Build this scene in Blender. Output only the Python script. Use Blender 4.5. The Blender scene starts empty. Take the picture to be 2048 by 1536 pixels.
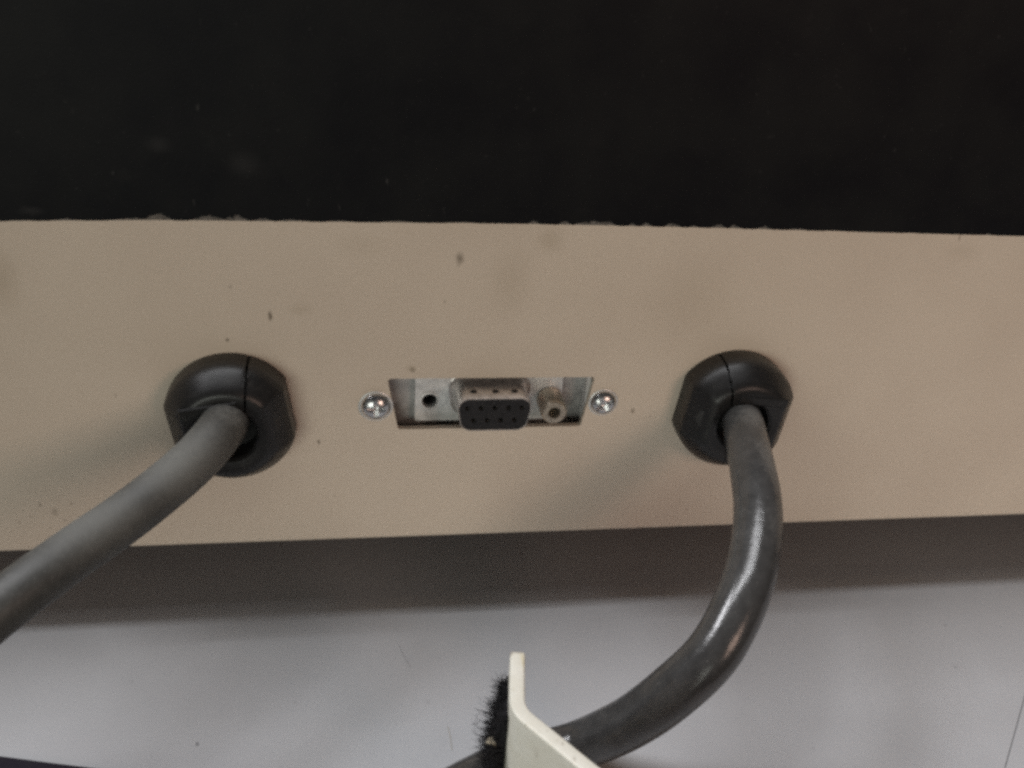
import bpy, bmesh, math, random
from mathutils import Vector, Matrix, noise
random.seed(7)
MM = 0.001
S = bpy.context.scene
COL = S.collection

# ------------------------------------------------------------------ camera
cam_d = bpy.data.cameras.new("camera")
cam = bpy.data.objects.new("camera", cam_d)
COL.objects.link(cam)
yaw, pitch, roll = math.radians(10.396), math.radians(28.648), math.radians(4.349)
fwd = Vector((math.sin(yaw)*math.cos(pitch), math.cos(yaw)*math.cos(pitch), -math.sin(pitch)))
rgt = Vector((math.cos(yaw), -math.sin(yaw), 0))
up = rgt.cross(fwd)
r1 = rgt*math.cos(roll) + up*math.sin(roll)
u1 = -rgt*math.sin(roll) + up*math.cos(roll)
m = Matrix((r1, u1, -fwd)).transposed().to_4x4()
m.translation = Vector((-27.462, -171.458, 99.658))*MM
cam.matrix_world = m
cam_d.sensor_width = 36.0
cam_d.sensor_fit = 'HORIZONTAL'
cam_d.lens = 1950.0/2048.0*36.0
cam_d.clip_start = 0.005
cam_d.clip_end = 20.0
cam_d.dof.use_dof = True
cam_d.dof.focus_distance = 0.188
cam_d.dof.aperture_fstop = 34.0 * 1.0
S.camera = cam

# ------------------------------------------------------------------ world, lamps, exposure
W = bpy.data.worlds.new("World")
S.world = W
W.use_nodes = True
W.node_tree.nodes["Background"].inputs[0].default_value = (0.93, 0.97, 1.0, 1)
W.node_tree.nodes["Background"].inputs[1].default_value = 0.032

def area(name, loc, target, sx, sy, power, color):
    d = bpy.data.lights.new(name, 'AREA')
    d.shape = 'RECTANGLE'; d.size = sx; d.size_y = sy
    d.energy = power; d.color = color
    o = bpy.data.objects.new(name, d)
    COL.objects.link(o)
    o.location = loc
    dirv = (Vector(target) - Vector(loc)).normalized()
    o.rotation_euler = dirv.to_track_quat('-Z', 'Y').to_euler()
    return o

# ceiling tube almost straight above the device (sharp front of its shadow on the table)
area("ceiling_tube", (-0.22, 0.034, 1.25), (-0.22, 0.034, 0), 1.1, 0.022, 5.0, (0.97, 0.98, 1.0))
# the wide diffuser of the same ceiling fitting, farther back
area("ceiling_diffuser", (-0.28, 0.17, 1.25), (-0.28, 0.17, 0), 0.7, 0.24, 4.2, (0.97, 0.97, 1.0))
# second ceiling fitting farther to the left
area("ceiling_lamp", (-0.62, 0.12, 0.76), (0.0, 0.02, 0), 0.27, 0.20, 3.9, (0.97, 0.97, 1.0))
# warm room light from the front right
area("room_lamp", (0.22, -0.40, 0.15), (0.10, 0, 0), 0.15, 0.15, 0.34, (1.0, 0.70, 0.56))
# pale fill light, added low at the front left to brighten the panel
area("front_fill", (-0.55, -1.30, 0.12), (0.0, 0, 0), 0.9, 0.45, 4.5, (0.97, 1.0, 0.90))

S.view_settings.view_transform = 'Standard'
S.view_settings.look = 'None'
S.view_settings.exposure = 0.0
S.view_settings.gamma = 1.0
S.view_settings.use_curve_mapping = False
S.render.engine = 'CYCLES'
S.cycles.use_denoising = False      # leave a little sensor-like grain
S.cycles.sample_clamp_indirect = 1.5
S.cycles.max_bounces = 5
S.cycles.use_adaptive_sampling = True
S.cycles.adaptive_threshold = 0.02
S.cycles.caustics_reflective = False
S.cycles.filter_width = 3.2

# ------------------------------------------------------------------ material helpers
def new_mat(name):
    mt = bpy.data.materials.new(name)
    mt.use_nodes = True
    nt = mt.node_tree
    return mt, nt, nt.nodes["Principled BSDF"]

def nd(nt, typ, **kw):
    n = nt.nodes.new(typ)
    for k, v in kw.items():
        setattr(n, k, v)
    return n

def coords_mm(nt):
    tc = nd(nt, 'ShaderNodeTexCoord')
    sc = nd(nt, 'ShaderNodeVectorMath', operation='SCALE')
    nt.links.new(tc.outputs['Object'], sc.inputs[0])
    sc.inputs['Scale'].default_value = 1000.0
    return sc.outputs[0]

def noise_tex(nt, vec, scale, detail=3.0, rough=0.55):
    n = nd(nt, 'ShaderNodeTexNoise')
    n.inputs['Scale'].default_value = scale
    n.inputs['Detail'].default_value = detail
    n.inputs['Roughness'].default_value = rough
    nt.links.new(vec, n.inputs['Vector'])
    return n

def maprange(nt, val, a, b, c, d, smooth=True):
    n = nd(nt, 'ShaderNodeMapRange')
    if smooth:
        n.interpolation_type = 'SMOOTHSTEP'
    n.inputs['From Min'].default_value = a; n.inputs['From Max'].default_value = b
    n.inputs['To Min'].default_value = c; n.inputs['To Max'].default_value = d
    nt.links.new(val, n.inputs['Value'])
    return n.outputs['Result']

def mixcol(nt, fac, a, b):
    n = nd(nt, 'ShaderNodeMix', data_type='RGBA')
    if isinstance(fac, float): n.inputs['Factor'].default_value = fac
    else: nt.links.new(fac, n.inputs['Factor'])
    for i, v in ((6, a), (7, b)):
        if isinstance(v, tuple): n.inputs[i].default_value = (*v, 1)
        else: nt.links.new(v, n.inputs[i])
    return n.outputs[2]

def math_n(nt, op, a, b):
    n = nd(nt, 'ShaderNodeMath', operation=op)
    for i, v in ((0, a), (1, b)):
        if isinstance(v, (int, float)): n.inputs[i].default_value = v
        else: nt.links.new(v, n.inputs[i])
    return n.outputs[0]

def bump(nt, bsdf, height, strength, dist):
    b = nd(nt, 'ShaderNodeBump')
    b.inputs['Strength'].default_value = strength
    b.inputs['Distance'].default_value = dist*MM
    nt.links.new(height, b.inputs['Height'])
    nt.links.new(b.outputs[0], bsdf.inputs['Normal'])

def spot_mask(nt, vec, spots, wob=0.5):
    """spots: (x, y, z, rx, ry, rz, soft, strength) elongated flecks of dirt"""
    nz = noise_tex(nt, vec, 0.9, 3, 0.6)
    sub = nd(nt, 'ShaderNodeVectorMath', operation='SUBTRACT'); sub.inputs[1].default_value = (.5, .5, .5)
    nt.links.new(nz.outputs['Color'], sub.inputs[0])
    scl = nd(nt, 'ShaderNodeVectorMath', operation='SCALE'); scl.inputs['Scale'].default_value = wob
    nt.links.new(sub.outputs[0], scl.inputs[0])
    add = nd(nt, 'ShaderNodeVectorMath', operation='ADD')
    nt.links.new(vec, add.inputs[0]); nt.links.new(scl.outputs[0], add.inputs[1])
    out = None
    for x, y, z, rx, ry, rz, soft, st in spots:
        mp = nd(nt, 'ShaderNodeVectorMath', operation='SUBTRACT')
        mp.inputs[1].default_value = (x, y, z)
        nt.links.new(add.outputs[0], mp.inputs[0])
        dv = nd(nt, 'ShaderNodeVectorMath', operation='DIVIDE')
        dv.inputs[1].default_value = (rx, ry, rz)
        nt.links.new(mp.outputs[0], dv.inputs[0])
        ln = nd(nt, 'ShaderNodeVectorMath', operation='LENGTH')
        nt.links.new(dv.outputs[0], ln.inputs[0])
        mk = maprange(nt, ln.outputs['Value'], soft, 1.0, st, 0.0)
        out = mk if out is None else math_n(nt, 'MAXIMUM', out, mk)
    return out

# ------------------------------------------------------------------ materials
def mat_beige():
    mt, nt, b = new_mat("beige_enamel")
    v = coords_mm(nt)
    n1 = noise_tex(nt, v, 0.035, 3, 0.5)
    c = mixcol(nt, maprange(nt, n1.outputs[0], 0.35, 0.65, 0, 1), (0.795, 0.68, 0.56), (0.835, 0.72, 0.595))
    n2 = noise_tex(nt, v, 1.6, 5, 0.65)
    c = mixcol(nt, maprange(nt, n2.outputs[0], 0.3, 0.7, 0.0, 0.12), c, (0.42, 0.36, 0.28))
    spots = [(-43.2, 0, 19.7, .65, 9, 1.5, .2, .75), (-7.8, 0, 31.6, 1.1, 9, 1.9, .1, .62), (-51.4, 0, 14.7, .55, 9, .6, .1, .7),
             (-35, 0, -8.6, .45, 9, .8, .1, .7), (30.3, 0, -2.4, .75, 9, 1.0, .1, .6), (-16.3, 0, 7.9, .8, 9, .9, .1, .5),
             (-50.1, 0, 25.8, .6, 9, .9, 0, .35), (34.3, 0, -3.8, .5, 9, .6, 0, .3), (-10.3, 0, 22.7, .45, 9, .5, 0, .4),
             (-90.5, 0, -22.2, .45, 9, .55, 0, .75), (-86.3, 0, -26.1, .7, 9, .5, 0, .35), (-95, 0, -26.4, .4, 9, .4, 0, .6),
             (-88, 0, -24, 1.2, 9, 1.5, 0, .3), (-84.5, 0, -22, .4, 9, .5, 0, .5), (-89.5, 0, -28, .3, 9, .35, 0, .6), (-92.8, 0, -25, .35, 9, .3, 0, .5),
             (-81, 0, -29, .35, 9, .35, 0, .5), (93.5, 0, 37.2, .3, 9, 1.2, .1, .7), (90.1, 0, -20, .5, 9, .5, 0, .3), (16, 0, -19, .5, 9, .4, 0, .25),
             (-63, 0, -6, .5, 9, .5, 0, .35), (-32, 0, -22, .45, 9, .45, 0, .3), (62, 0, 12, .4, 9, .5, 0, .25), (-73, 0, 3, .4, 9, .6, 0, .3)]
    mk = spot_mask(nt, v, spots, 0.9)
    c = mixcol(nt, mk, c, (0.13, 0.10, 0.065))
    stains = [(9.2, 0, 35.5, 4, 9, 4, 0, .24), (-89.6, 0, 26.8, 5, 9, 9, 0, .28), (-37.7, 0, 21, 3.5, 9, 2.0, 0, .2), (-26, 0, 34, 8, 9, 4, 0, .1),
              (2, 0, 27, 6, 9, 10, 0, .16), (95, 0, 34, 6, 9, 3, 0, .12), (40, 0, 24, 14, 9, 12, 0, .12), (-16.5, 0, 8.2, 1.6, 9, 1.2, 0, .3)]
    ms = spot_mask(nt, v, stains, 2.0)
    c = mixcol(nt, ms, c, (0.36, 0.28, 0.17))
    nt.links.new(c, b.inputs['Base Color'])
    b.inputs['Roughness'].default_value = 0.55
    b.inputs['Specular IOR Level'].default_value = 0.35
    n3 = noise_tex(nt, v, 2.4, 3, 0.6)
    bump(nt, b, n3.outputs[0], 0.2, 0.10)
    return mt

def mat_black_board():
    mt, nt, b = new_mat("black_laminate")
    v = coords_mm(nt)
    n1 = noise_tex(nt, v, 0.045, 4, 0.6)
    c = mixcol(nt, maprange(nt, n1.outputs[0], 0.3, 0.7, 0, 1), (0.0062, 0.0064, 0.0085), (0.0125, 0.0128, 0.0135))
    fl = noise_tex(nt, v, 0.16, 6, 0.75)
    c = mixcol(nt, maprange(nt, fl.outputs[0], 0.56, 0.75, 0, 0.35), c, (0.022, 0.021, 0.022))
    spots = [(-53, 0, 58.5, .45, 9, .9, 0, .6), (-21.5, 0, 46.5, .35, 9, .9, 0, .75), (-55, 0, 42, .3, 9, .8, 0, .6), (-68, 0, 47, .3, 9, .7, 0, .5),
             (-60, 0, 52, 3, 9, 2, 0, .25), (-46, 0, 49, 4, 9, 3, 0, .22), (-30, 0, 41.5, .2, 9, .7, 0, .5), (-82, 0, 40, 3, 9, 1.2, 0, .3),
             (4, 0, 60, .3, 9, .4, 0, .4), (-74, 0, 44, .3, 9, .4, 0, .4)]
    sp = noise_tex(nt, v, 0.75, 2, 0.5)
    c = mixcol(nt, maprange(nt, sp.outputs[0], 0.71, 0.78, 0, 0.22), c, (0.06, 0.058, 0.058))
    mk = spot_mask(nt, v, spots, 1.0)
    c = mixcol(nt, mk, c, (0.07, 0.068, 0.068))
    nt.links.new(c, b.inputs['Base Color'])
    b.inputs['Roughness'].default_value = 0.5
    b.inputs['Specular IOR Level'].default_value = 0.12
    n3 = noise_tex(nt, v, 2.2, 2, 0.5)
    bump(nt, b, n3.outputs[0], 0.2, 0.12)
    return mt

def mat_table():
    mt, nt, b = new_mat("grey_tabletop")
    v = coords_mm(nt)
    n1 = noise_tex(nt, v, 0.03, 3, 0.5)
    c = mixcol(nt, maprange(nt, n1.outputs[0], 0.35, 0.65, 0, 1), (0.445, 0.452, 0.467), (0.475, 0.482, 0.497))
    n2 = noise_tex(nt, v, 2.0, 4, 0.6)
    c = mixcol(nt, maprange(nt, n2.outputs[0], 0.35, 0.75, 0.0, 0.16), c, (0.33, 0.335, 0.345))
    spots = [(-57.3, -38.7, -50, .55, .75, 9, .1, .75), (106, -18.8, -50, .7, .7, 9, 0, .35), (101.1, -31.7, -50, .7, .7, 9, 0, .3),
             (-72, -22, -50, .4, .4, 9, 0, .4), (-40, -30, -50, .45, .45, 9, 0, .3), (-30, -18, -50, .35, .35, 9, 0, .3), (60, -50, -50, .5, .4, 9, 0, .3),
             (75, -30, -50, .3, .5, 9, 0, .3), (-14, -32, -50, .7, .8, 9, 0, .22)]
    mk = spot_mask(nt, v, spots, 0.7)
    c = mixcol(nt, mk, c, (0.10, 0.10, 0.11))
    nt.links.new(c, b.inputs['Base Color'])
    rr = noise_tex(nt, v, 0.12, 4, 0.6)
    nt.links.new(maprange(nt, rr.outputs[0], 0.3, 0.7, 0.42, 0.55), b.inputs['Roughness'])
    b.inputs['Specular IOR Level'].default_value = 0.3
    n3 = noise_tex(nt, v, 1.4, 2, 0.5)
    bump(nt, b, n3.outputs[0], 0.1, 0.08)
    return mt

def mat_plain(name, col, rough, metal=0.0, spec=0.5, var=0.12, scale=0.8, bmp=0.0, dust=None, dcol=(0.3, 0.29, 0.27)):
    mt, nt, b = new_mat(name)
    v = coords_mm(nt)
    n1 = noise_tex(nt, v, scale, 4, 0.6)
    dark = tuple(max(0, x*(1-var)) for x in col); lite = tuple(min(1, x*(1+var)) for x in col)
    c = mixcol(nt, maprange(nt, n1.outputs[0], 0.3, 0.7, 0, 1), dark, lite)
    if dust:
        n2 = noise_tex(nt, v, dust[0], 5, 0.7)
        dm = maprange(nt, n2.outputs[0], dust[1], dust[2], 0, dust[3])
        c = mixcol(nt, dm, c, dcol)
        nt.links.new(math_n(nt, 'ADD', math_n(nt, 'MULTIPLY', dm, 0.4), rough), b.inputs['Roughness'])
    else:
        nt.links.new(maprange(nt, n1.outputs[0], 0.3, 0.7, max(0.05, rough*0.85), min(1, rough*1.15)), b.inputs['Roughness'])
    nt.links.new(c, b.inputs['Base Color'])
    b.inputs['Metallic'].default_value = metal
    b.inputs['Specular IOR Level'].default_value = spec
    if bmp:
        n3 = noise_tex(nt, v, scale*2.5, 3, 0.6)
        bump(nt, b, n3.outputs[0], 0.3, bmp)
    return mt

def mat_cable(name, base, rough, patches, dcol, fine):
    """rubber cable: base colour, scuffs, and patches of settled dust (x, y, z, rx, ry, rz, soft, strength)"""
    mt, nt, b = new_mat(name)
    v = coords_mm(nt)
    n1 = noise_tex(nt, v, 0.35, 4, 0.6)
    c = mixcol(nt, maprange(nt, n1.outputs[0], 0.3, 0.7, 0, 1), tuple(x*0.85 for x in base), tuple(x*1.2 for x in base))
    pm = spot_mask(nt, v, patches, 5.0)
    n2 = noise_tex(nt, v, 1.2, 6, 0.75)
    fm = maprange(nt, n2.outputs[0], 0.45, 0.8, 0, fine)
    dm = math_n(nt, 'MAXIMUM', pm, fm)
    c = mixcol(nt, dm, c, dcol)
    sp = noise_tex(nt, v, 2.6, 2, 0.5)
    c = mixcol(nt, maprange(nt, sp.outputs[0], 0.70, 0.76, 0, 0.5), c, (0.30, 0.29, 0.27))
    nt.links.new(c, b.inputs['Base Color'])
    nt.links.new(math_n(nt, 'ADD', math_n(nt, 'MULTIPLY', dm, 0.35), rough), b.inputs['Roughness'])
    b.inputs['Specular IOR Level'].default_value = 0.6
    n3 = noise_tex(nt, v, 0.5, 4, 0.65)
    bump(nt, b, n3.outputs[0], 0.25, 0.25)
    return mt

M_BEIGE = mat_beige()
M_BLACK = mat_black_board()
M_TABLE = mat_table()
M_CORE = mat_plain("board_core", (0.17, 0.155, 0.14), 0.85, spec=0.2, var=0.35, scale=1.5, bmp=0.2)
M_UNDER = mat_plain("dark_underside", (0.03, 0.03, 0.03), 0.7)
M_GLAND = mat_plain("black_nylon", (0.014, 0.0135, 0.0135), 0.36, spec=0.5, var=0.15, bmp=0.05, dust=(0.35, 0.5, 0.8, 0.2), dcol=(0.08, 0.075, 0.07))
M_CAB_L = mat_cable("dusty_grey_rubber", (0.050, 0.050, 0.046), 0.52, [(-58, -22, 2, 14, 16, 9, 0, .75), (-70, -36, 0, 16, 14, 7, 0, .55), (-51, -12, 4, 5, 6, 5, 0, .8)], (0.21, 0.208, 0.19), 0.22)
M_CAB_R = mat_cable("black_rubber", (0.054, 0.053, 0.052), 0.21, [(51.5, -14, 4, 6, 7, 6, 0, .9), (50, -26, 1, 4.2, 12, 6, 0, .75), (46.5, -40, -4, 3.2, 9, 6, 0, .45)], (0.17, 0.166, 0.155), 0.10)
M_ZINC = mat_plain("dull_zinc", (0.86, 0.86, 0.85), 0.42, metal=0.45, var=0.12, scale=0.5, bmp=0.03)
M_PLATE = mat_plain("grey_inner_plate", (0.55, 0.54, 0.53), 0.5, metal=0.5, var=0.2, scale=0.3)
M_TIN = mat_plain("tinned_shell", (0.66, 0.62, 0.60), 0.30, metal=0.65, var=0.18, scale=0.6, bmp=0.04)
M_CHROME = mat_plain("chromed_screw", (0.72, 0.72, 0.73), 0.30, metal=1.0, var=0.05)
M_BRASS = mat_plain("dull_brass", (0.55, 0.49, 0.41), 0.42, metal=0.8, var=0.15, scale=1.0)
M_INSERT = mat_plain("connector_plastic", (0.020, 0.019, 0.021), 0.5, spec=0.4, var=0.2, scale=0.8)
M_HOLE = mat_plain("contact_metal", (0.16, 0.145, 0.13), 0.5, metal=1.0)
def mat_cream():
    mt, nt, b = new_mat("cream_enamel")
    v = coords_mm(nt)
    n1 = noise_tex(nt, v, 0.25, 3, 0.5)
    c = mixcol(nt, maprange(nt, n1.outputs[0], 0.35, 0.65, 0, 1), (0.80, 0.77, 0.66), (0.85, 0.825, 0.725))
    n2 = noise_tex(nt, v, 0.9, 5, 0.7)
    c = mixcol(nt, maprange(nt, n2.outputs[0], 0.58, 0.76, 0, 0.5), c, (0.45, 0.39, 0.28))
    edge = [(-2.3, -66.5, -8.4, .45, 5.5, 1.2, 0, .8), (-2.9, -64.0, -8, .4, 3.0, .8, 0, .5)]
    c = mixcol(nt, spot_mask(nt, v, edge, 0.5), c, (0.70, 0.58, 0.28))
    wear = [(-3.3, -62.0, -8.2, 1.4, 1.1, 2.0, .2, .6), (-4.3, -62.4, -8.5, .35, .9, 1.4, .1, .75), (-2.2, -62.3, -8.6, .35, .5, 1.6, .1, .7),
            (0.2, -80.2, -8, .35, .5, .5, 0, .5), (1.4, -82.9, -8, .3, .6, .5, 0, .45), (-1.6, -77.8, -8, .3, .35, .5, 0, .35), (-3.0, -78.5, -12, .7, .7, 1.6, 0, .25), (-0.6, -82, -13, .5, .6, 1.2, 0, .3)]
    c = mixcol(nt, spot_mask(nt, v, wear, 0.7), c, (0.22, 0.16, 0.11))
    nt.links.new(c, b.inputs['Base Color'])
    b.inputs['Roughness'].default_value = 0.4
    b.inputs['Specular IOR Level'].default_value = 0.45
    n3 = noise_tex(nt, v, 0.7, 4, 0.6)
    bump(nt, b, n3.outputs[0], 0.35, 0.15)
    return mt
M_CREAM = mat_cream()
M_FUZZ = mat_plain("black_fuzz", (0.018, 0.017, 0.019), 0.8, spec=0.25, var=0.2)
M_LINT = mat_plain("beige_lint", (0.42, 0.37, 0.28), 0.9, spec=0.1)
M_HAIR = mat_plain("brown_hair", (0.20, 0.19, 0.19), 0.6)
M_MAT = mat_plain("dark_mat", (0.014, 0.011, 0.019), 0.7, spec=0.2)

# ------------------------------------------------------------------ object helpers
def empty(name, loc_mm, label=None, cat=None, group=None):
    o = bpy.data.objects.new(name, None)
    o.empty_display_size = 0.01
    COL.objects.link(o)
    o.location = Vector(loc_mm)*MM
    if label: o["label"] = label
    if cat: o["category"] = cat
    if group: o["group"] = group
    return o

def world_loc(o):
    l = o.location.copy()
    while o.parent:
        o = o.parent
        l = l + o.location
    return l

def obj(name, bm, mat, parent=None, smooth=None, label=None, cat=None, kind=None, group=None):
    """bm in world millimetres; one mesh object. smooth = angle in degrees for smooth shading"""
    for vv in bm.verts:
        vv.co *= MM
    bm.normal_update()
    if smooth is not None:
        for f in bm.faces: f.smooth = True
        lim = math.radians(smooth)
        for e in bm.edges:
            if len(e.link_faces) == 2:
                e.smooth = e.calc_face_angle(0.0) < lim
    me = bpy.data.meshes.new(name)
    bm.to_mesh(me); bm.free()
    me.materials.append(mat)
    o = bpy.data.objects.new(name, me)
    COL.objects.link(o)
    if parent:
        o.parent = parent
        o.location = -world_loc(parent)
    if label: o["label"] = label
    if cat: o["category"] = cat
    if kind: o["kind"] = kind
    if group: o["group"] = group
    return o

def box(bm, x0, x1, y0, y1, z0, z1, bev=0.0):
    vs = [bm.verts.new((x, y, z)) for z in (z0, z1) for y in (y0, y1) for x in (x0, x1)]
    fs = [bm.faces.new([vs[i] for i in q]) for q in ((0, 2, 3, 1), (4, 5, 7, 6), (0, 1, 5, 4), (2, 6, 7, 3), (0, 4, 6, 2), (1, 3, 7, 5))]
    if bev:
        es = list({e for f in fs for e in f.edges})
        bmesh.ops.bevel(bm, geom=es, offset=bev, segments=3, profile=0.5, affect='EDGES')

def loop_edges(bm, pts):
    vs = [bm.verts.new(p) for p in pts]
    return vs, [bm.edges.new((vs[i], vs[(i+1) % len(vs)])) for i in range(len(vs))]

def fill_holes(bm, outer, holes):
    """planar face bounded by outer loop with holes cut in it"""
    es = loop_edges(bm, outer)[1]
    for h in holes:
        es += loop_edges(bm, h)[1]
    return bmesh.ops.triangle_fill(bm, use_beauty=True, use_dissolve=False, edges=es)

def extrude_y(bm, dy):
    fs = [f for f in bm.faces]
    r = bmesh.ops.extrude_face_region(bm, geom=fs)
    for g in r['geom']:
        if isinstance(g, bmesh.types.BMVert):
            g.co.y += dy
    bmesh.ops.recalc_face_normals(bm, faces=bm.faces)

def round_poly(pts, r, n=6):
    """2-D polygon with rounded corners"""
    out = []
    k = len(pts)
    for i in range(k):
        p0, p, p1 = Vector(pts[i-1]), Vector(pts[i]), Vector(pts[(i+1) % k])
        a, b = (p0-p).normalized(), (p1-p).normalized()
        ang = a.angle(b)
        t = r/math.tan(ang/2)
        c = p + (a+b).normalized()*(r/math.sin(ang/2))
        s, e = p+a*t-c, p+b*t-c
        for j in range(n+1):
            u = j/n
            th = s.angle(e)
            q = (s*math.sin((1-u)*th)+e*math.sin(u*th))/math.sin(th)
            out.append((c.x+q.x, c.y+q.y))
    return out

def circle(cx, cz, r, n=24):
    return [(cx+r*math.cos(2*math.pi*i/n), cz+r*math.sin(2*math.pi*i/n)) for i in range(n)]

def lathe_y(bm, cx, cz, prof, n=48, clampx=None, rot=0.0):
    """profile [(radius, y)], axis along Y; clampx(ring index, r) gives half width of side flats"""
    rings = []
    for k, (r, y) in enumerate(prof):
        ring = []
        for i in range(n):
            a = 2*math.pi*i/n
            x, z = r*math.cos(a), r*math.sin(a)
            if clampx:
                w = clampx(k, r)
                x = max(-w, min(w, x))
            xr, zr = x*math.cos(rot)-z*math.sin(rot), x*math.sin(rot)+z*math.cos(rot)
            ring.append(bm.verts.new((cx+xr, y, cz+zr)))
        rings.append(ring)
    for a, b in zip(rings, rings[1:]):
        for i in range(n):
            j = (i+1) % n
            bm.faces.new((a[i], a[j], b[j], b[i]))
    return rings

def catmull(pts, per=14):
    P = [Vector(p) for p in pts]
    P = [P[0]*2-P[1]] + P + [P[-1]*2-P[-2]]
    out = []
    for i in range(1, len(P)-2):
        p0, p1, p2, p3 = P[i-1:i+3]
        def tt(a, b): return max(1e-6, (b-a).length**0.5)
        t0 = 0; t1 = t0+tt(p0, p1); t2 = t1+tt(p1, p2); t3 = t2+tt(p2, p3)
        for j in range(per):
            t = t1+(t2-t1)*j/per
            A1 = p0*(t1-t)/(t1-t0)+p1*(t-t0)/(t1-t0); A2 = p1*(t2-t)/(t2-t1)+p2*(t-t1)/(t2-t1); A3 = p2*(t3-t)/(t3-t2)+p3*(t-t2)/(t3-t2)
            B1 = A1*(t2-t)/(t2-t0)+A2*(t-t0)/(t2-t0); B2 = A2*(t3-t)/(t3-t1)+A3*(t-t1)/(t3-t1)
            out.append(B1*(t2-t)/(t2-t1)+B2*(t-t1)/(t2-t1))
    out.append(P[-2])
    return out

def tube(bm, path, rad, n=32, wob=0.0, caps=True):
    T = [(path[min(i+1, len(path)-1)]-path[max(i-1, 0)]).normalized() for i in range(len(path))]
    nrm = T[0].orthogonal().normalized()
    rings = []
    for i, p in enumerate(path):
        r = rad(i/(len(path)-1)) if callable(rad) else rad
        nrm = (nrm - T[i]*nrm.dot(T[i])).normalized()
        bn = T[i].cross(nrm)
        ring = []
        for k in range(n):
            a = 2*math.pi*k/n
            d = nrm*math.cos(a)+bn*math.sin(a)
            q = p + d*r
            rr = r*(1+wob*noise.noise(q*0.11))
            ring.append(bm.verts.new(p+d*rr))
        rings.append(ring)
    for a, b in zip(rings, rings[1:]):
        for i in range(n):
            j = (i+1) % n
            bm.faces.new((a[i], a[j], b[j], b[i]))
    if caps:
        bm.faces.new(rings[0][::-1]); bm.faces.new(rings[-1])
    bmesh.ops.recalc_face_normals(bm, faces=bm.faces)

ZT = -50.0            # table top
ZB = -34.2            # lower edge of the beige panel

# ------------------------------------------------------------------ the table (setting)
table = empty("tabletop", (0, 0, ZT))
table["kind"] = "structure"
def slab(name, poly, z0, z1, mat, parent, **kw):
    bm = bmesh.new()
    vs = [bm.verts.new((x, y, z1)) for x, y in poly]
    f = bm.faces.new(vs)
    if f.normal.z < 0 or True:
        bm.normal_update()
        if f.normal.z < 0: f.normal_flip()
    r = bmesh.ops.extrude_face_region(bm, geom=[f])
    for g in r['geom']:
        if isinstance(g, bmesh.types.BMVert): g.co.z = z0
    bmesh.ops.recalc_face_normals(bm, faces=bm.faces)
    top = [e for e in bm.edges if all(abs(v.co.z-z1) < 1e-4 for v in e.verts)]
    bmesh.ops.bevel(bm, geom=top, offset=kw.pop('bev', 0.12), segments=2, profile=0.5, affect='EDGES')
    return obj(name, bm, mat, parent, **kw)
# joint between the two boards of the table runs diagonally
def joint(y, off): return 110.9 + (y+41.8)*(14.7/16.1) + off
slab("table_board", [(-620, -118), (joint(-118, -.08), -118), (joint(330, -.08), 330), (-620, 330)], ZT-18, ZT, M_TABLE, table)
slab("table_board", [(joint(-118, .08), -118), (620, -118), (620, 330), (joint(330, .08), 330)], ZT-18, ZT-0.02, M_TABLE, table)

# ------------------------------------------------------------------ the device
dev = empty("equipment_case", (0, 60, ZT), "long beige metal case with a recessed serial port and two cable outlets", "device")
# panel skin: flat face with the D-shaped cut-out, rounded lower edge folding inwards
CUT = round_poly([(-21.25, 5.95), (21.25, 5.85), (19.35, -5.9), (-19.0, -5.9)], 0.7, 4)
bm = bmesh.new()
XE = 262
fill_holes(bm, [(-XE, 0, ZB+1.6), (XE, 0, ZB+1.6), (XE, 0, 44), (-XE, 0, 44)], [[(x, 0, z) for x, z in CUT]])
for f in bm.faces:
    f.normal_update()
    if f.normal.y > 0: f.normal_flip()
prev = [(-XE, 0, ZB+1.6), (XE, 0, ZB+1.6)]
prof = [(1.6-1.6*math.cos(a), ZB+1.6-1.6*math.sin(a)) for a in [math.pi/2*i/8 for i in range(1, 9)]] + [(14, ZB)]
pv = [bm.verts.new(p) for p in prev]
for y, z in prof:
    nv = [bm.verts.new((-XE, y, z)), bm.verts.new((XE, y, z))]
    bm.faces.new((pv[0], nv[0], nv[1], pv[1]))
    pv = nv
bmesh.ops.remove_doubles(bm, verts=bm.verts, dist=0.001)
bmesh.ops.recalc_face_normals(bm, faces=bm.faces)
bm.normal_update()
bm.faces.ensure_lookup_table()
if sum(f.normal.y*f.calc_area() for f in bm.faces) > 0:
    bmesh.ops.reverse_faces(bm, faces=bm.faces)
panel = obj("back_panel", bm, M_BEIGE, dev)
sd = panel.modifiers.new("sheet", 'SOLIDIFY'); sd.thickness = 1.3*MM; sd.offset = -1.0
# closed body behind the panel
bm = bmesh.new()
for x0, x1, y0, y1, z0, z1 in ((-261.8, 261.8, 14.2, 118, ZB+.1, ZB+1.4), (-261.8, 261.8, 116.6, 118, ZB+1.5, 43.9), (-261.8, -260.5, 1.5, 116.5, ZB+1.5, 43.9), (260.5, 261.8, 1.5, 116.5, ZB+1.5, 43.9), (-261.8, 261.8, 1.4, 118, 44.0, 45.3)):
    box(bm, x0, x1, y0, y1, z0, z1)
obj("housing", bm, M_UNDER, dev)
# rubber feet far under the case
for fx, fy in ((-200, 52), (200, 52), (-200, 102), (200, 102)):
    bm = bmesh.new()
    bmesh.ops.create_cone(bm, cap_ends=True, segments=24, radius1=7, radius2=8, depth=ZB-ZT, matrix=Matrix.Translation((fx, fy, (ZB+ZT)/2+.02)))
    obj("foot", bm, M_UNDER, dev, smooth=40)
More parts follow.
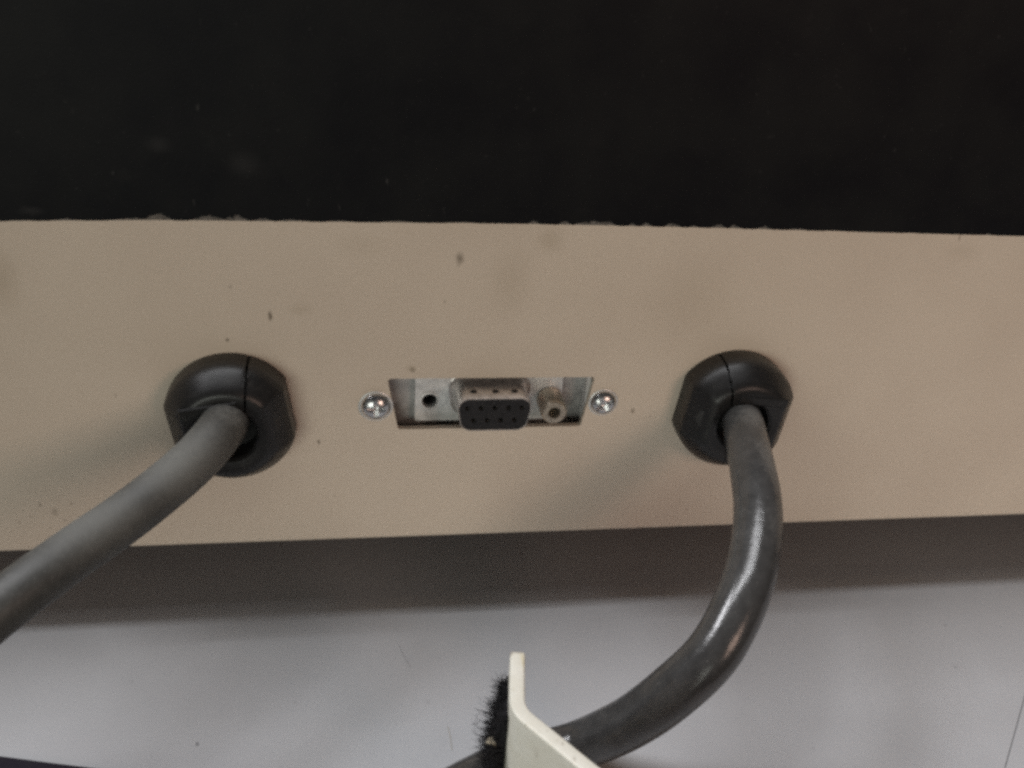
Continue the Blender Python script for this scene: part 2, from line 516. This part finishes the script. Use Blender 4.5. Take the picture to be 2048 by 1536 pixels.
# inner plate that carries the connector
bm = bmesh.new()
fill_holes(bm, [(-27, 5.4, -10), (27, 5.4, -10), (27, 5.4, 10), (-27, 5.4, 10)], [[(x, 5.4, z) for x, z in circle(-12.4, -1.2, 1.75, 20)]])
extrude_y(bm, 1.0)
obj("mounting_plate", bm, M_PLATE, dev)
# side walls of that bracket, bent forward towards the panel
bm = bmesh.new(); box(bm, 20.0, 21.0, 1.4, 5.3, -9, 9, 0.2); obj("mounting_tab", bm, M_ZINC, dev)

# domed cross-slot screws
def screw(cx, cz, R, ang, h):
    bm = bmesh.new()
    N = 44
    grid = {}
    for i in range(N+1):
        for j in range(N+1):
            u, w = 2*i/N-1, 2*j/N-1
            x = u*math.sqrt(1-w*w/2); z = w*math.sqrt(1-u*u/2)
            d = min(1, math.hypot(x, z))
            y = -h*(1-d**2.6)**0.62 if d < 1 else 0
            lx, lz = x*R, z*R
            a, b = lx*math.cos(ang)+lz*math.sin(ang), -lx*math.sin(ang)+lz*math.cos(ang)
            for p, q in ((a, b), (b, a)):
                hw = 0.42 + 0.12*(1-min(1, abs(p)/1.8))
                if abs(q) < hw and abs(p) < 1.85:
                    y = max(y, -h*0.25 - (0.35*h)*(abs(p)/1.85))
            grid[i, j] = bm.verts.new((cx+lx, y-0.02, cz+lz))
    for i in range(N):
        for j in range(N):
            bm.faces.new((grid[i, j], grid[i+1, j], grid[i+1, j+1], grid[i, j+1]))
    bmesh.ops.recalc_face_normals(bm, faces=bm.faces)
    bm.normal_update()
    if sum(f.normal.y for f in bm.faces) > 0: bmesh.ops.reverse_faces(bm, faces=bm.faces)
    return bm
s1 = obj("screw", screw(-23.5, -0.2, 3.15, 0.06, 2.1), M_CHROME, dev, smooth=35, label="chrome cross-slot screw on the left of the port")
s2 = obj("screw", screw(23.6, -0.1, 2.9, 0.55, 1.9), M_CHROME, dev, smooth=35, label="chrome cross-slot screw on the right of the port")
for cx, cz, R in ((-23.5, -.2, 3.45), (23.6, -.1, 3.15)):
    bm = bmesh.new()
    lathe_y(bm, cx, cz, [(R, 0.0), (R, -0.22), (R-.2, -0.34), (R-.8, -0.34)], 40)
    bmesh.ops.recalc_face_normals(bm, faces=bm.faces)
    obj("screw_rim", bm, M_ZINC, s1 if cx < 0 else s2, smooth=30)

# ------------------------------------------------------------------ the serial connector
con = empty("serial_connector", (0, 5, -6), "nine-hole female serial connector with metal shell, set in the cut-out between the screws", "connector")
FL = [(-15.4, 5.6), (15.4, 5.6), (15.4, -6.0), (-15.4, -6.0)]
def dshape(wt, h, r, zc=0.2, n=6):
    k = math.tan(math.radians(10))*h
    return round_poly([(-wt/2, zc+h/2), (wt/2, zc+h/2), (wt/2-k, zc-h/2), (-wt/2+k, zc-h/2)], r, n)
bm = bmesh.new()
fill_holes(bm, [(x, 3.4, z) for x, z in round_poly(FL, 0.6, 4)], [[(x, 3.4, z) for x, z in circle(-12.4, -1.2, 1.62, 24)], [(x, 3.4, z) for x, z in dshape(15.2, 7.2, 2.0)]])
extrude_y(bm, 0.9)
obj("flange", bm, M_ZINC, con, label="bright metal flange with an empty screw hole on the left")
# raised ring round the empty hole
bm = bmesh.new()
lathe_y(bm, -12.4, -1.2, [(2.25, 3.42), (2.1, 3.22), (1.75, 3.16), (1.60, 3.3), (1.55, 4.8)], 32)
bmesh.ops.recalc_face_normals(bm, faces=bm.faces)
obj("hole_rim", bm, M_ZINC, con, smooth=40)
# dark lining behind the empty hole, coloured in place of its deep shade
bm = bmesh.new(); lathe_y(bm, -12.4, -1.2, [(1.56, 4.2), (1.3, 4.3), (1.3, 8), (0.01, 8.2)], 24)
bmesh.ops.recalc_face_normals(bm, faces=bm.faces)
obj("thread", bm, M_UNDER, con, smooth=40)
# shell: skirt flaring onto the flange, D-shaped tube, rolled front lip, inner wall
bm = bmesh.new()
secs = [(18.6, 10.2, 3.6, 3.38), (17.6, 9.3, 3.1, 3.2), (16.9, 8.6, 2.8, 2.7), (16.6, 8.25, 2.6, 2.0), (16.0, 7.75, 2.5, 1.3), (15.85, 7.6, 2.4, -4.7), (15.7, 7.45, 2.35, -5.0), (15.35, 7.1, 2.2, -5.0), (15.2, 6.95, 2.15, -4.7), (15.2, 6.95, 2.15, 4.0)]
prev = None
for wt, h, r, y in secs:
    ring = [bm.verts.new((x, y, z)) for x, z in dshape(wt, h, r)]
    if prev:
        for i in range(len(ring)):
            j = (i+1) % len(ring)
            bm.faces.new((prev[i], prev[j], ring[j], ring[i]))
    prev = ring
bmesh.ops.recalc_face_normals(bm, faces=bm.faces)
shell = obj("shell", bm, M_TIN, con, smooth=50)
# dimples along the top of the shell: raised domes, black for the dents' shade
for dx in (-4.1, 0.3, 4.2):
    bm = bmesh.new()
    bmesh.ops.create_uvsphere(bm, u_segments=16, v_segments=8, radius=0.75, matrix=Matrix.Translation((dx, -2.3, 4.0)) @ Matrix.Diagonal((1, 1, .25, 1)))
    obj("dimple_shade", bm, M_INSERT, shell, smooth=60)
# black insert with nine holes
holes = [(-5.54+2.77*i, 1.62) for i in range(5)] + [(-4.155+2.77*i, -1.22) for i in range(4)]
bm = bmesh.new()
fill_holes(bm, [(x, -4.85, z) for x, z in dshape(15.15, 6.9, 2.12)], [[(x, -4.85, z) for x, z in circle(hx, hz, 0.54, 14)] for hx, hz in holes])
extrude_y(bm, 6.5)
ins = obj("insert", bm, M_INSERT, con, label="black plastic face with five holes above four")
bmc = bmesh.new()
lathe_y(bmc, 0, 0, [(0.52, -4.3), (0.40, -4.3), (0.40, 1.0), (0.01, 1.1)], 14)
bmesh.ops.recalc_face_normals(bmc, faces=bmc.faces)
first = None
for hx, hz in holes:
    if first is None:
        first = obj("contact", bmc, M_HOLE, con, smooth=40)
        o = first
    else:
        o = first.copy(); COL.objects.link(o)
    o.parent = ins
    o.location = Vector((hx, 0, hz))*MM
# hexagonal threaded standoff on the right
bm = bmesh.new()
cx, cz = 12.75, -0.9
lathe_y(bm, cx, cz, [(2.75, 3.38), (2.75, 2.4), (2.65, 2.3)], 6, rot=math.radians(30))
lathe_y(bm, cx, cz, [(2.75, 3.0), (2.75, -2.0), (2.6, -2.6), (2.35, -2.95), (1.35, -3.0), (1.2, -2.8), (1.2, 2.5), (0.01, 2.6)], 36)
bmesh.ops.recalc_face_normals(bm, faces=bm.faces)
obj("standoff", bm, M_BRASS, con, smooth=35, label="dull brass threaded standoff on the right of the connector")

# ------------------------------------------------------------------ black board above the panel
brd = empty("black_board", (0, 8, 38), "matt black laminated board with a chipped lower edge above the beige panel", "board")
edge_pts = [(-270, 34.5), (-160, 36.3), (-120, 37.3), (-87.4, 38.06), (-62.7, 38.62), (-37, 38.75), (1.55, 38.95), (38, 38.7), (69, 38.32), (107, 37.88), (160, 37.2), (270, 35.8)]
def edge_z(x):
    for (x0, z0), (x1, z1) in zip(edge_pts, edge_pts[1:]):
        if x <= x1:
            return z0+(z1-z0)*(x-x0)/(x1-x0)
    return edge_pts[-1][1]
# core: plain bottom edge
bm = bmesh.new()
BT = 100.0
n = 60
for yy in (-0.45, 14.0):
    pass
fr, bk = [], []
for i in range(n+1):
    x = -266+532*i/n
    fr.append((bm.verts.new((x, -0.45, edge_z(x)-0.12)), bm.verts.new((x, -0.45, BT-.3))))
    bk.append((bm.verts.new((x, 14, edge_z(x)+8)), bm.verts.new((x, 14, BT-.3))))
for i in range(n):
    bm.faces.new((fr[i][0], fr[i+1][0], fr[i+1][1], fr[i][1]))
    bm.faces.new((bk[i][0], bk[i][1], bk[i+1][1], bk[i+1][0]))
    bm.faces.new((fr[i][1], fr[i+1][1], bk[i+1][1], bk[i][1]))
    bm.faces.new((fr[i][0], bk[i][0], bk[i+1][0], fr[i+1][0]))
bm.faces.new((fr[0][0], fr[0][1], bk[0][1], bk[0][0])); bm.faces.new((fr[n][0], bk[n][0], bk[n][1], fr[n][1]))
bmesh.ops.recalc_face_normals(bm, faces=bm.faces)
obj("core", bm, M_CORE, brd, label="pale brown core showing where the black surface has chipped off")
# laminate: thin sheet with a chipped lower edge; chips (centre x, half width, height)
chips = [(-76.5, 3, .35), (-66, 4, .4), (-61.2, 2.6, 1.25), (-52.8, 3.4, .95), (-48.2, 2.6, .95), (-43.5, 2.0, .6), (-38, 3, .4), (-30, 2.6, .3), (-19.5, 3, .35),
         (-8, 3, .25), (5.7, 1.2, .7), (11.6, 1.2, .8), (16.6, 3.4, .9), (19.5, 2.2, .8), (24.6, 1.0, .5), (27.4, 1.2, .7), (32.6, 1.7, .8), (36.8, 1.0, .35),
         (41.8, 1.6, .75), (45.2, 1.4, .7), (51, 1.6, .6), (58, 2.0, .35), (66, 2.5, .15), (-84, 2.5, .2), (99, .7, .4), (82, 1.5, .12)]
bm = bmesh.new()
xs = [-266+532*i/2660 for i in range(2661)]
lo = []
for x in xs:
    h = 0.06*noise.noise((x*1.7, 3.1, 0)) + 0.03*noise.noise((x*6, 1.7, 0))
    for c, w, hh in chips:
        t = (x-c)/w
        if abs(t) < 1:
            sk = 0.5*noise.noise((c*3.7, 1.0, 9.0))            # lean of this chip
            u = (t-sk)/(1-sk) if t > sk else (sk-t)/(1+sk)
            rag = 1+0.55*noise.noise((x*1.9, c, 5))+0.3*noise.noise((x*5.5, c, 8))
            h = max(h, hh*(1-u**1.5)*rag)
    lo.append(edge_z(x)-0.06+h)
fr = [bm.verts.new((x, -0.8, z)) for x, z in zip(xs, lo)]
bk = [bm.verts.new((x, -0.44, z+0.05)) for x, z in zip(xs, lo)]
up_ = [bm.verts.new((x, -0.8, BT)) for x in xs]
upb = [bm.verts.new((x, 14, BT)) for x in xs]
for i in range(len(xs)-1):
    bm.faces.new((fr[i], fr[i+1], up_[i+1], up_[i]))
    bm.faces.new((bk[i], bk[i+1], fr[i+1], fr[i]))
    bm.faces.new((up_[i], up_[i+1], upb[i+1], upb[i]))
bmesh.ops.recalc_face_normals(bm, faces=bm.faces)
obj("laminate", bm, M_BLACK, brd)

# ------------------------------------------------------------------ strain relief bushings and cables
def bushing(cx, cz, rot, side, label):
    root = empty("cable_bushing", (cx, 0, cz), label, "cable bushing", "bushings on the beige panel")
    prof = [(12.7, -0.02), (12.75, -0.8), (12.7, -4.3), (12.5, -5.2), (12.0, -6.1), (11.4, -7.0), (10.75, -7.9), (10.1, -8.75), (9.5, -9.4), (8.95, -9.8), (8.5, -9.95),
            (7.2, -9.95), (5.9, -9.75), (5.35, -9.2), (5.2, -3.0), (5.2, -0.1)]
    def flat(k, r):
        return r*(0.90 - 0.012*max(0, k-3)) if k < 11 else r
    seam = 3.8*side
    for part, sgn in (("body", -1), ("clamp_wedge", 1)):
        b2 = bmesh.new()
        lathe_y(b2, 0, 0, prof, 128, clampx=flat)
        bmesh.ops.remove_doubles(b2, verts=b2.verts, dist=0.0005)
        bmesh.ops.recalc_face_normals(b2, faces=b2.faces)
        no = Vector((side*sgn, 0, -0.20*sgn)).normalized()
        bmesh.ops.bisect_plane(b2, geom=b2.verts[:]+b2.edges[:]+b2.faces[:], plane_co=Vector((seam, 0, 2)), plane_no=no, clear_inner=True, clear_outer=False)
        # turn the cut border inwards so that the seam has walls
        be = [e for e in b2.edges if e.is_boundary and all(abs((v.co-Vector((seam, 0, 2))).dot(no)) < 1e-3 for v in e.verts)]
        for v in {v for e in be for v in e.verts}:
            if v.co.z > 0: v.co += no*0.22
        r = bmesh.ops.extrude_edge_only(b2, edges=be)
        for g in r['geom']:
            if isinstance(g, bmesh.types.BMVert):
                rad = Vector((g.co.x, 0, g.co.z))
                g.co = g.co - rad.normalized()*1.5 + Vector((0, 0.8, 0)) if rad.length > 6.5 else g.co
        if sgn == 1:
            for v in b2.verts: v.co.y = v.co.y*0.985 if v.co.y < -7 else v.co.y
        mx = Matrix.Translation((cx, 0, cz)) @ Matrix.Rotation(-rot, 4, 'Y')
        b2.transform(mx)
        obj(part, b2, M_GLAND, root, smooth=20)
    # dark core, added so the opening and seam read as deep shade
    b3 = bmesh.new()
    lathe_y(b3, cx, cz, [(11.0, -0.05), (11.0, -5.5), (9.0, -8.4), (6.2, -8.4), (5.4, -6), (5.3, -5), (0.05, -4.8)], 48)
    bmesh.ops.recalc_face_normals(b3, faces=b3.faces)
    obj("dark_core", b3, M_UNDER, root, smooth=40)
    # straight-edged lip across the top of the opening
    b4 = bmesh.new()
    x0, x1 = (-7.6, 3.2) if side > 0 else (-3.0, 7.6)
    b4.transform(Matrix.Identity(4))
    vs = [b4.verts.new(p) for p in ((x0, -9.9, 5.2), (x1, -9.9, 5.2), (x1, -9.9, 7.3), (x0, -9.9, 7.3), (x0+.2, -10.25, 5.6), (x1-.2, -10.25, 5.6), (x1-.2, -10.25, 7.0), (x0+.2, -10.25, 7.0))]
    for q in ((4, 5, 6, 7), (0, 1, 5, 4), (1, 2, 6, 5), (2, 3, 7, 6), (3, 0, 4, 7)):
        b4.faces.new([vs[k] for k in q])
    bmesh.ops.recalc_face_normals(b4, faces=b4.faces)
    b4.transform(Matrix.Translation((cx, 0, cz)) @ Matrix.Rotation(-rot, 4, 'Y'))
    obj("lip", b4, M_GLAND, root)
    return root
bushing(-51.4, -0.7, math.radians(9), 1, "black bushing round the dusty grey cable, left of the serial port")
bushing(51.2, -0.8, math.radians(-7), -1, "black bushing round the glossy curved cable, right of the serial port")

cabL = [(-51.6, 3, 0.2), (-51.6, -6, 1.6), (-52.0, -11.5, 2.3), (-53.2, -15.5, 2.1), (-56.2, -20.5, 0.6), (-61.3, -26.5, -1.4), (-67.3, -33, -3.2), (-73.5, -40, -4.3), (-78.6, -46, -5.5), (-84.8, -52, -8.1), (-96, -63, -15), (-112, -76, -28), (-132, -87, -40), (-160, -92, ZT+5.95), (-215, -90, ZT+5.95)]
bm = bmesh.new(); tube(bm, catmull(cabL, 12), 4.3, 40, 0.02)
obj("power_cable", bm, M_CAB_L, None, smooth=60, label="dusty grey rubber cable running from the left bushing to the lower left", cat="cable", group="cables leaving the case")
cabR = [(51.2, 3, -0.2), (51.0, -6, 0.2), (50.1, -11.5, 0.7), (48.7, -17.5, 0.3), (47.4, -24.5, -0.9), (45.3, -34.5, -3.5), (41.8, -43.5, -7.6), (37.4, -50.5, -11.7), (31.8, -55.5, -17.7), (25.3, -56.5, -25.5), (19.3, -53.5, -35.8), (12.3, -50.0, -44.4), (4.5, -51, ZT+4.5), (-6.4, -54.6, ZT+4.35), (-20, -64, ZT+4.35), (-28, -84, ZT+4.35), (-30, -106, ZT+4.35)]
bm = bmesh.new(); tube(bm, catmull(cabR, 12), lambda u: 4.1+0.5*min(1, max(0, (u-.12)/.3)) if u < .6 else 4.6-0.26*min(1, (u-.6)/.15), 40, 0.02)
obj("power_cable", bm, M_CAB_R, None, smooth=60, label="glossy black cable from the right bushing, curving down behind the cream bracket", cat="cable", group="cables leaving the case")

# ------------------------------------------------------------------ cream bracket with the fuzzy strip
brk = empty("sheet_bracket", (-3, -75, ZT), "cream painted bent metal bracket standing on the table in front of the curved cable", "bracket")
path2 = [(-3.31, -62.13), (-3.75, -64.6), (-4.13, -67.04), (-4.65, -70.4), (-4.86, -72.3), (-4.55, -73.9), (-3.9, -75.1), (-2.17, -77.4), (0.45, -80.9), (2.77, -84.0), (5.02, -86.9), (13, -97.5), (20, -107)]
cp = catmull([(x, y, 0) for x, y in path2], 5)
bm = bmesh.new()
TH = 1.15
zb_, zt_ = ZT+0.02, -8.0
L, Rr = [], []
for i, p in enumerate(cp):
    t = (cp[min(i+1, len(cp)-1)]-cp[max(i-1, 0)]).normalized()
    nn = Vector((-t.y, t.x, 0))
    L.append(p+nn*TH); Rr.append(p-nn*TH)
outline = L+Rr[::-1]
vb = [bm.verts.new((p.x, p.y, zb_)) for p in outline]
f = bm.faces.new(vb)
r = bmesh.ops.extrude_face_region(bm, geom=[f])
for g in r['geom']:
    if isinstance(g, bmesh.types.BMVert): g.co.z = zt_
bmesh.ops.recalc_face_normals(bm, faces=bm.faces)
bm.normal_update()
top = [e for e in bm.edges if all(abs(v.co.z-zt_) < 1e-4 for v in e.verts) and len(e.link_faces) == 2 and e.calc_face_angle() > 0.5]
ends = [e for e in bm.edges if abs(e.verts[0].co.z-e.verts[1].co.z) > 5 and e.calc_face_angle() > 0.8]
bmesh.ops.bevel(bm, geom=top+ends, offset=0.42, segments=4, profile=0.5, affect='EDGES')
obj("bent_sheet", bm, M_CREAM, brk, smooth=50)

# fuzzy strip stuck on the left side of the bracket
def wall_pt(s, z):      # on the left face of the bracket's straight end; s 0..1 from far end to the bend
    a, b = Vector((-3.45, -63.4, 0)), Vector((-5.0, -72.6, 0))
    p = a.lerp(b, s)
    return Vector((p.x-TH-0.05, p.y, z))
bm = bmesh.new()
for k in range(2):
    pass
g = {}
for i in range(13):
    for j in range(25):
        s, z = i/12, -10.6-38.5*j/24 - 0.9*(1-i/12)
        p = wall_pt(s, z)
        d = 0.8+2.3*max(0, min(1, (j+0.4)/5))*(0.25+0.95*abs(noise.noise((i*.9, j*.85, 2))))
        if i in (0, 12) or j in (0, 24): d = 0.0
        g[i, j] = bm.verts.new(p+Vector((-d, 0, 0)))
for i in range(12):
    for j in range(24):
        bm.faces.new((g[i, j], g[i, j+1], g[i+1, j+1], g[i+1, j]))
bmesh.ops.recalc_face_normals(bm, faces=bm.faces)
pad = obj("fuzzy_strip", bm, M_FUZZ, brk, smooth=60, label="black fuzzy strip stuck to the left side of the bracket")
bm = bmesh.new()
def fibre(p, d, length, w, curl):
    t = d.normalized()
    a = t.orthogonal().normalized(); b = t.cross(a)
    rings = []
    q = p.copy()
    segs = 4
    cdir = Vector((random.gauss(0, 1), random.gauss(0, 1), random.gauss(0, 1)))*curl
    for k in range(segs+1):
        ww = w*(1-0.75*k/segs)
        rings.append([bm.verts.new(q+(a*math.cos(h)+b*math.sin(h))*ww) for h in (0, 2.094, 4.189)])
        t = (t+cdir*0.25).normalized()
        q = q+t*length/segs
    for r0, r1_ in zip(rings, rings[1:]):
        for k in range(3):
            bm.faces.new((r0[k], r0[(k+1) % 3], r1_[(k+1) % 3], r1_[k]))
for _ in range(210):
    s0, z0 = random.random(), random.uniform(-49, -11.2)
    grow = 0.35+0.65*min(1, (-10.5-z0)/7)
    base = wall_pt(s0, z0)
    tip = base + Vector((-random.uniform(1.6, 4.3)*grow, random.uniform(-.6, 1.8), random.uniform(.0, 2.6)*grow))
    for _k in range(22):
        st = wall_pt(min(1, max(0, s0+random.gauss(0, .07))), min(-10.9, z0+random.gauss(0, .75)))
        d = tip + Vector((random.gauss(0, .35), random.gauss(0, .35), random.gauss(0, .35))) - st
        fibre(st, d, d.length*random.uniform(.75, 1.12), 0.085, 0.7)
for _ in range(30):
    z = random.uniform(-46, -14)
    fibre(wall_pt(random.random(), z), Vector((-1, random.uniform(-.4, .6), random.uniform(-.5, .9))), random.uniform(3.5, 5.4), 0.03, 1.6)
for _ in range(24):       # a loose wisp standing off the strip
    c0 = Vector((-9.6, -66.0, -19.0)) + Vector((random.gauss(0, .5), random.gauss(0, .6), random.gauss(0, .6)))
    fibre(c0, Vector((random.gauss(0, 1), random.gauss(0, 1), random.gauss(.4, 1))), random.uniform(.8, 1.8), 0.03, 1.6)
fibre(Vector((-5.5, -66, -19.5)), Vector((-1, 0, .1)), 4.6, 0.03, 0.2)
fz = obj("fibre_pile", bm, M_FUZZ, pad, kind="stuff")
# a bit of beige lint caught in the fuzz
bm = bmesh.new()
bmesh.ops.create_icosphere(bm, subdivisions=3, radius=0.8)
for v in bm.verts:
    v.co *= 1+0.45*noise.noise(v.co*1.7+Vector((3, 1, 2)))
bm.transform(Matrix.Translation((-7.9, -71.5, -16.8)) @ Matrix.Diagonal((1.1, .8, .7, 1)))
obj("lint_speck", bm, M_LINT, None, smooth=60, label="tiny beige lint speck caught in the black fuzzy strip", cat="lint")

# ------------------------------------------------------------------ dark mat corner and small litter on the table
slab("rubber_mat", [(-150, -22.8), (-92.2, -39.4), (-82.2, -41.9), (-44, -51), (-47, -110), (-230, -112), (-230, 0)], ZT+0.03, ZT+1.6, M_MAT, None, bev=0.3,
     label="dark edge of a flat mat showing in the lower left corner of the table", cat="mat")
def hair(name, pts, r, mat, label):
    b = bmesh.new()
    tube(b, catmull(pts, 6), r, 6)
    obj(name, b, mat, None, smooth=60, label=label, cat="hair")
hair("hair_strand", [(-18.9, -15.8, ZT+.1), (-18.5, -18, ZT+.12), (-17.7, -20.3, ZT+.12), (-16.9, -22.6, ZT+.1)], 0.024, M_HAIR, "short dark hair lying on the table below the serial port")
hair("hair_strand", [(-10.6, -38.6, ZT+.1), (-10.35, -41, ZT+.12), (-10.3, -44.4, ZT+.1)], 0.045, M_LINT, "pale thread lying on the table left of the fuzzy strip")
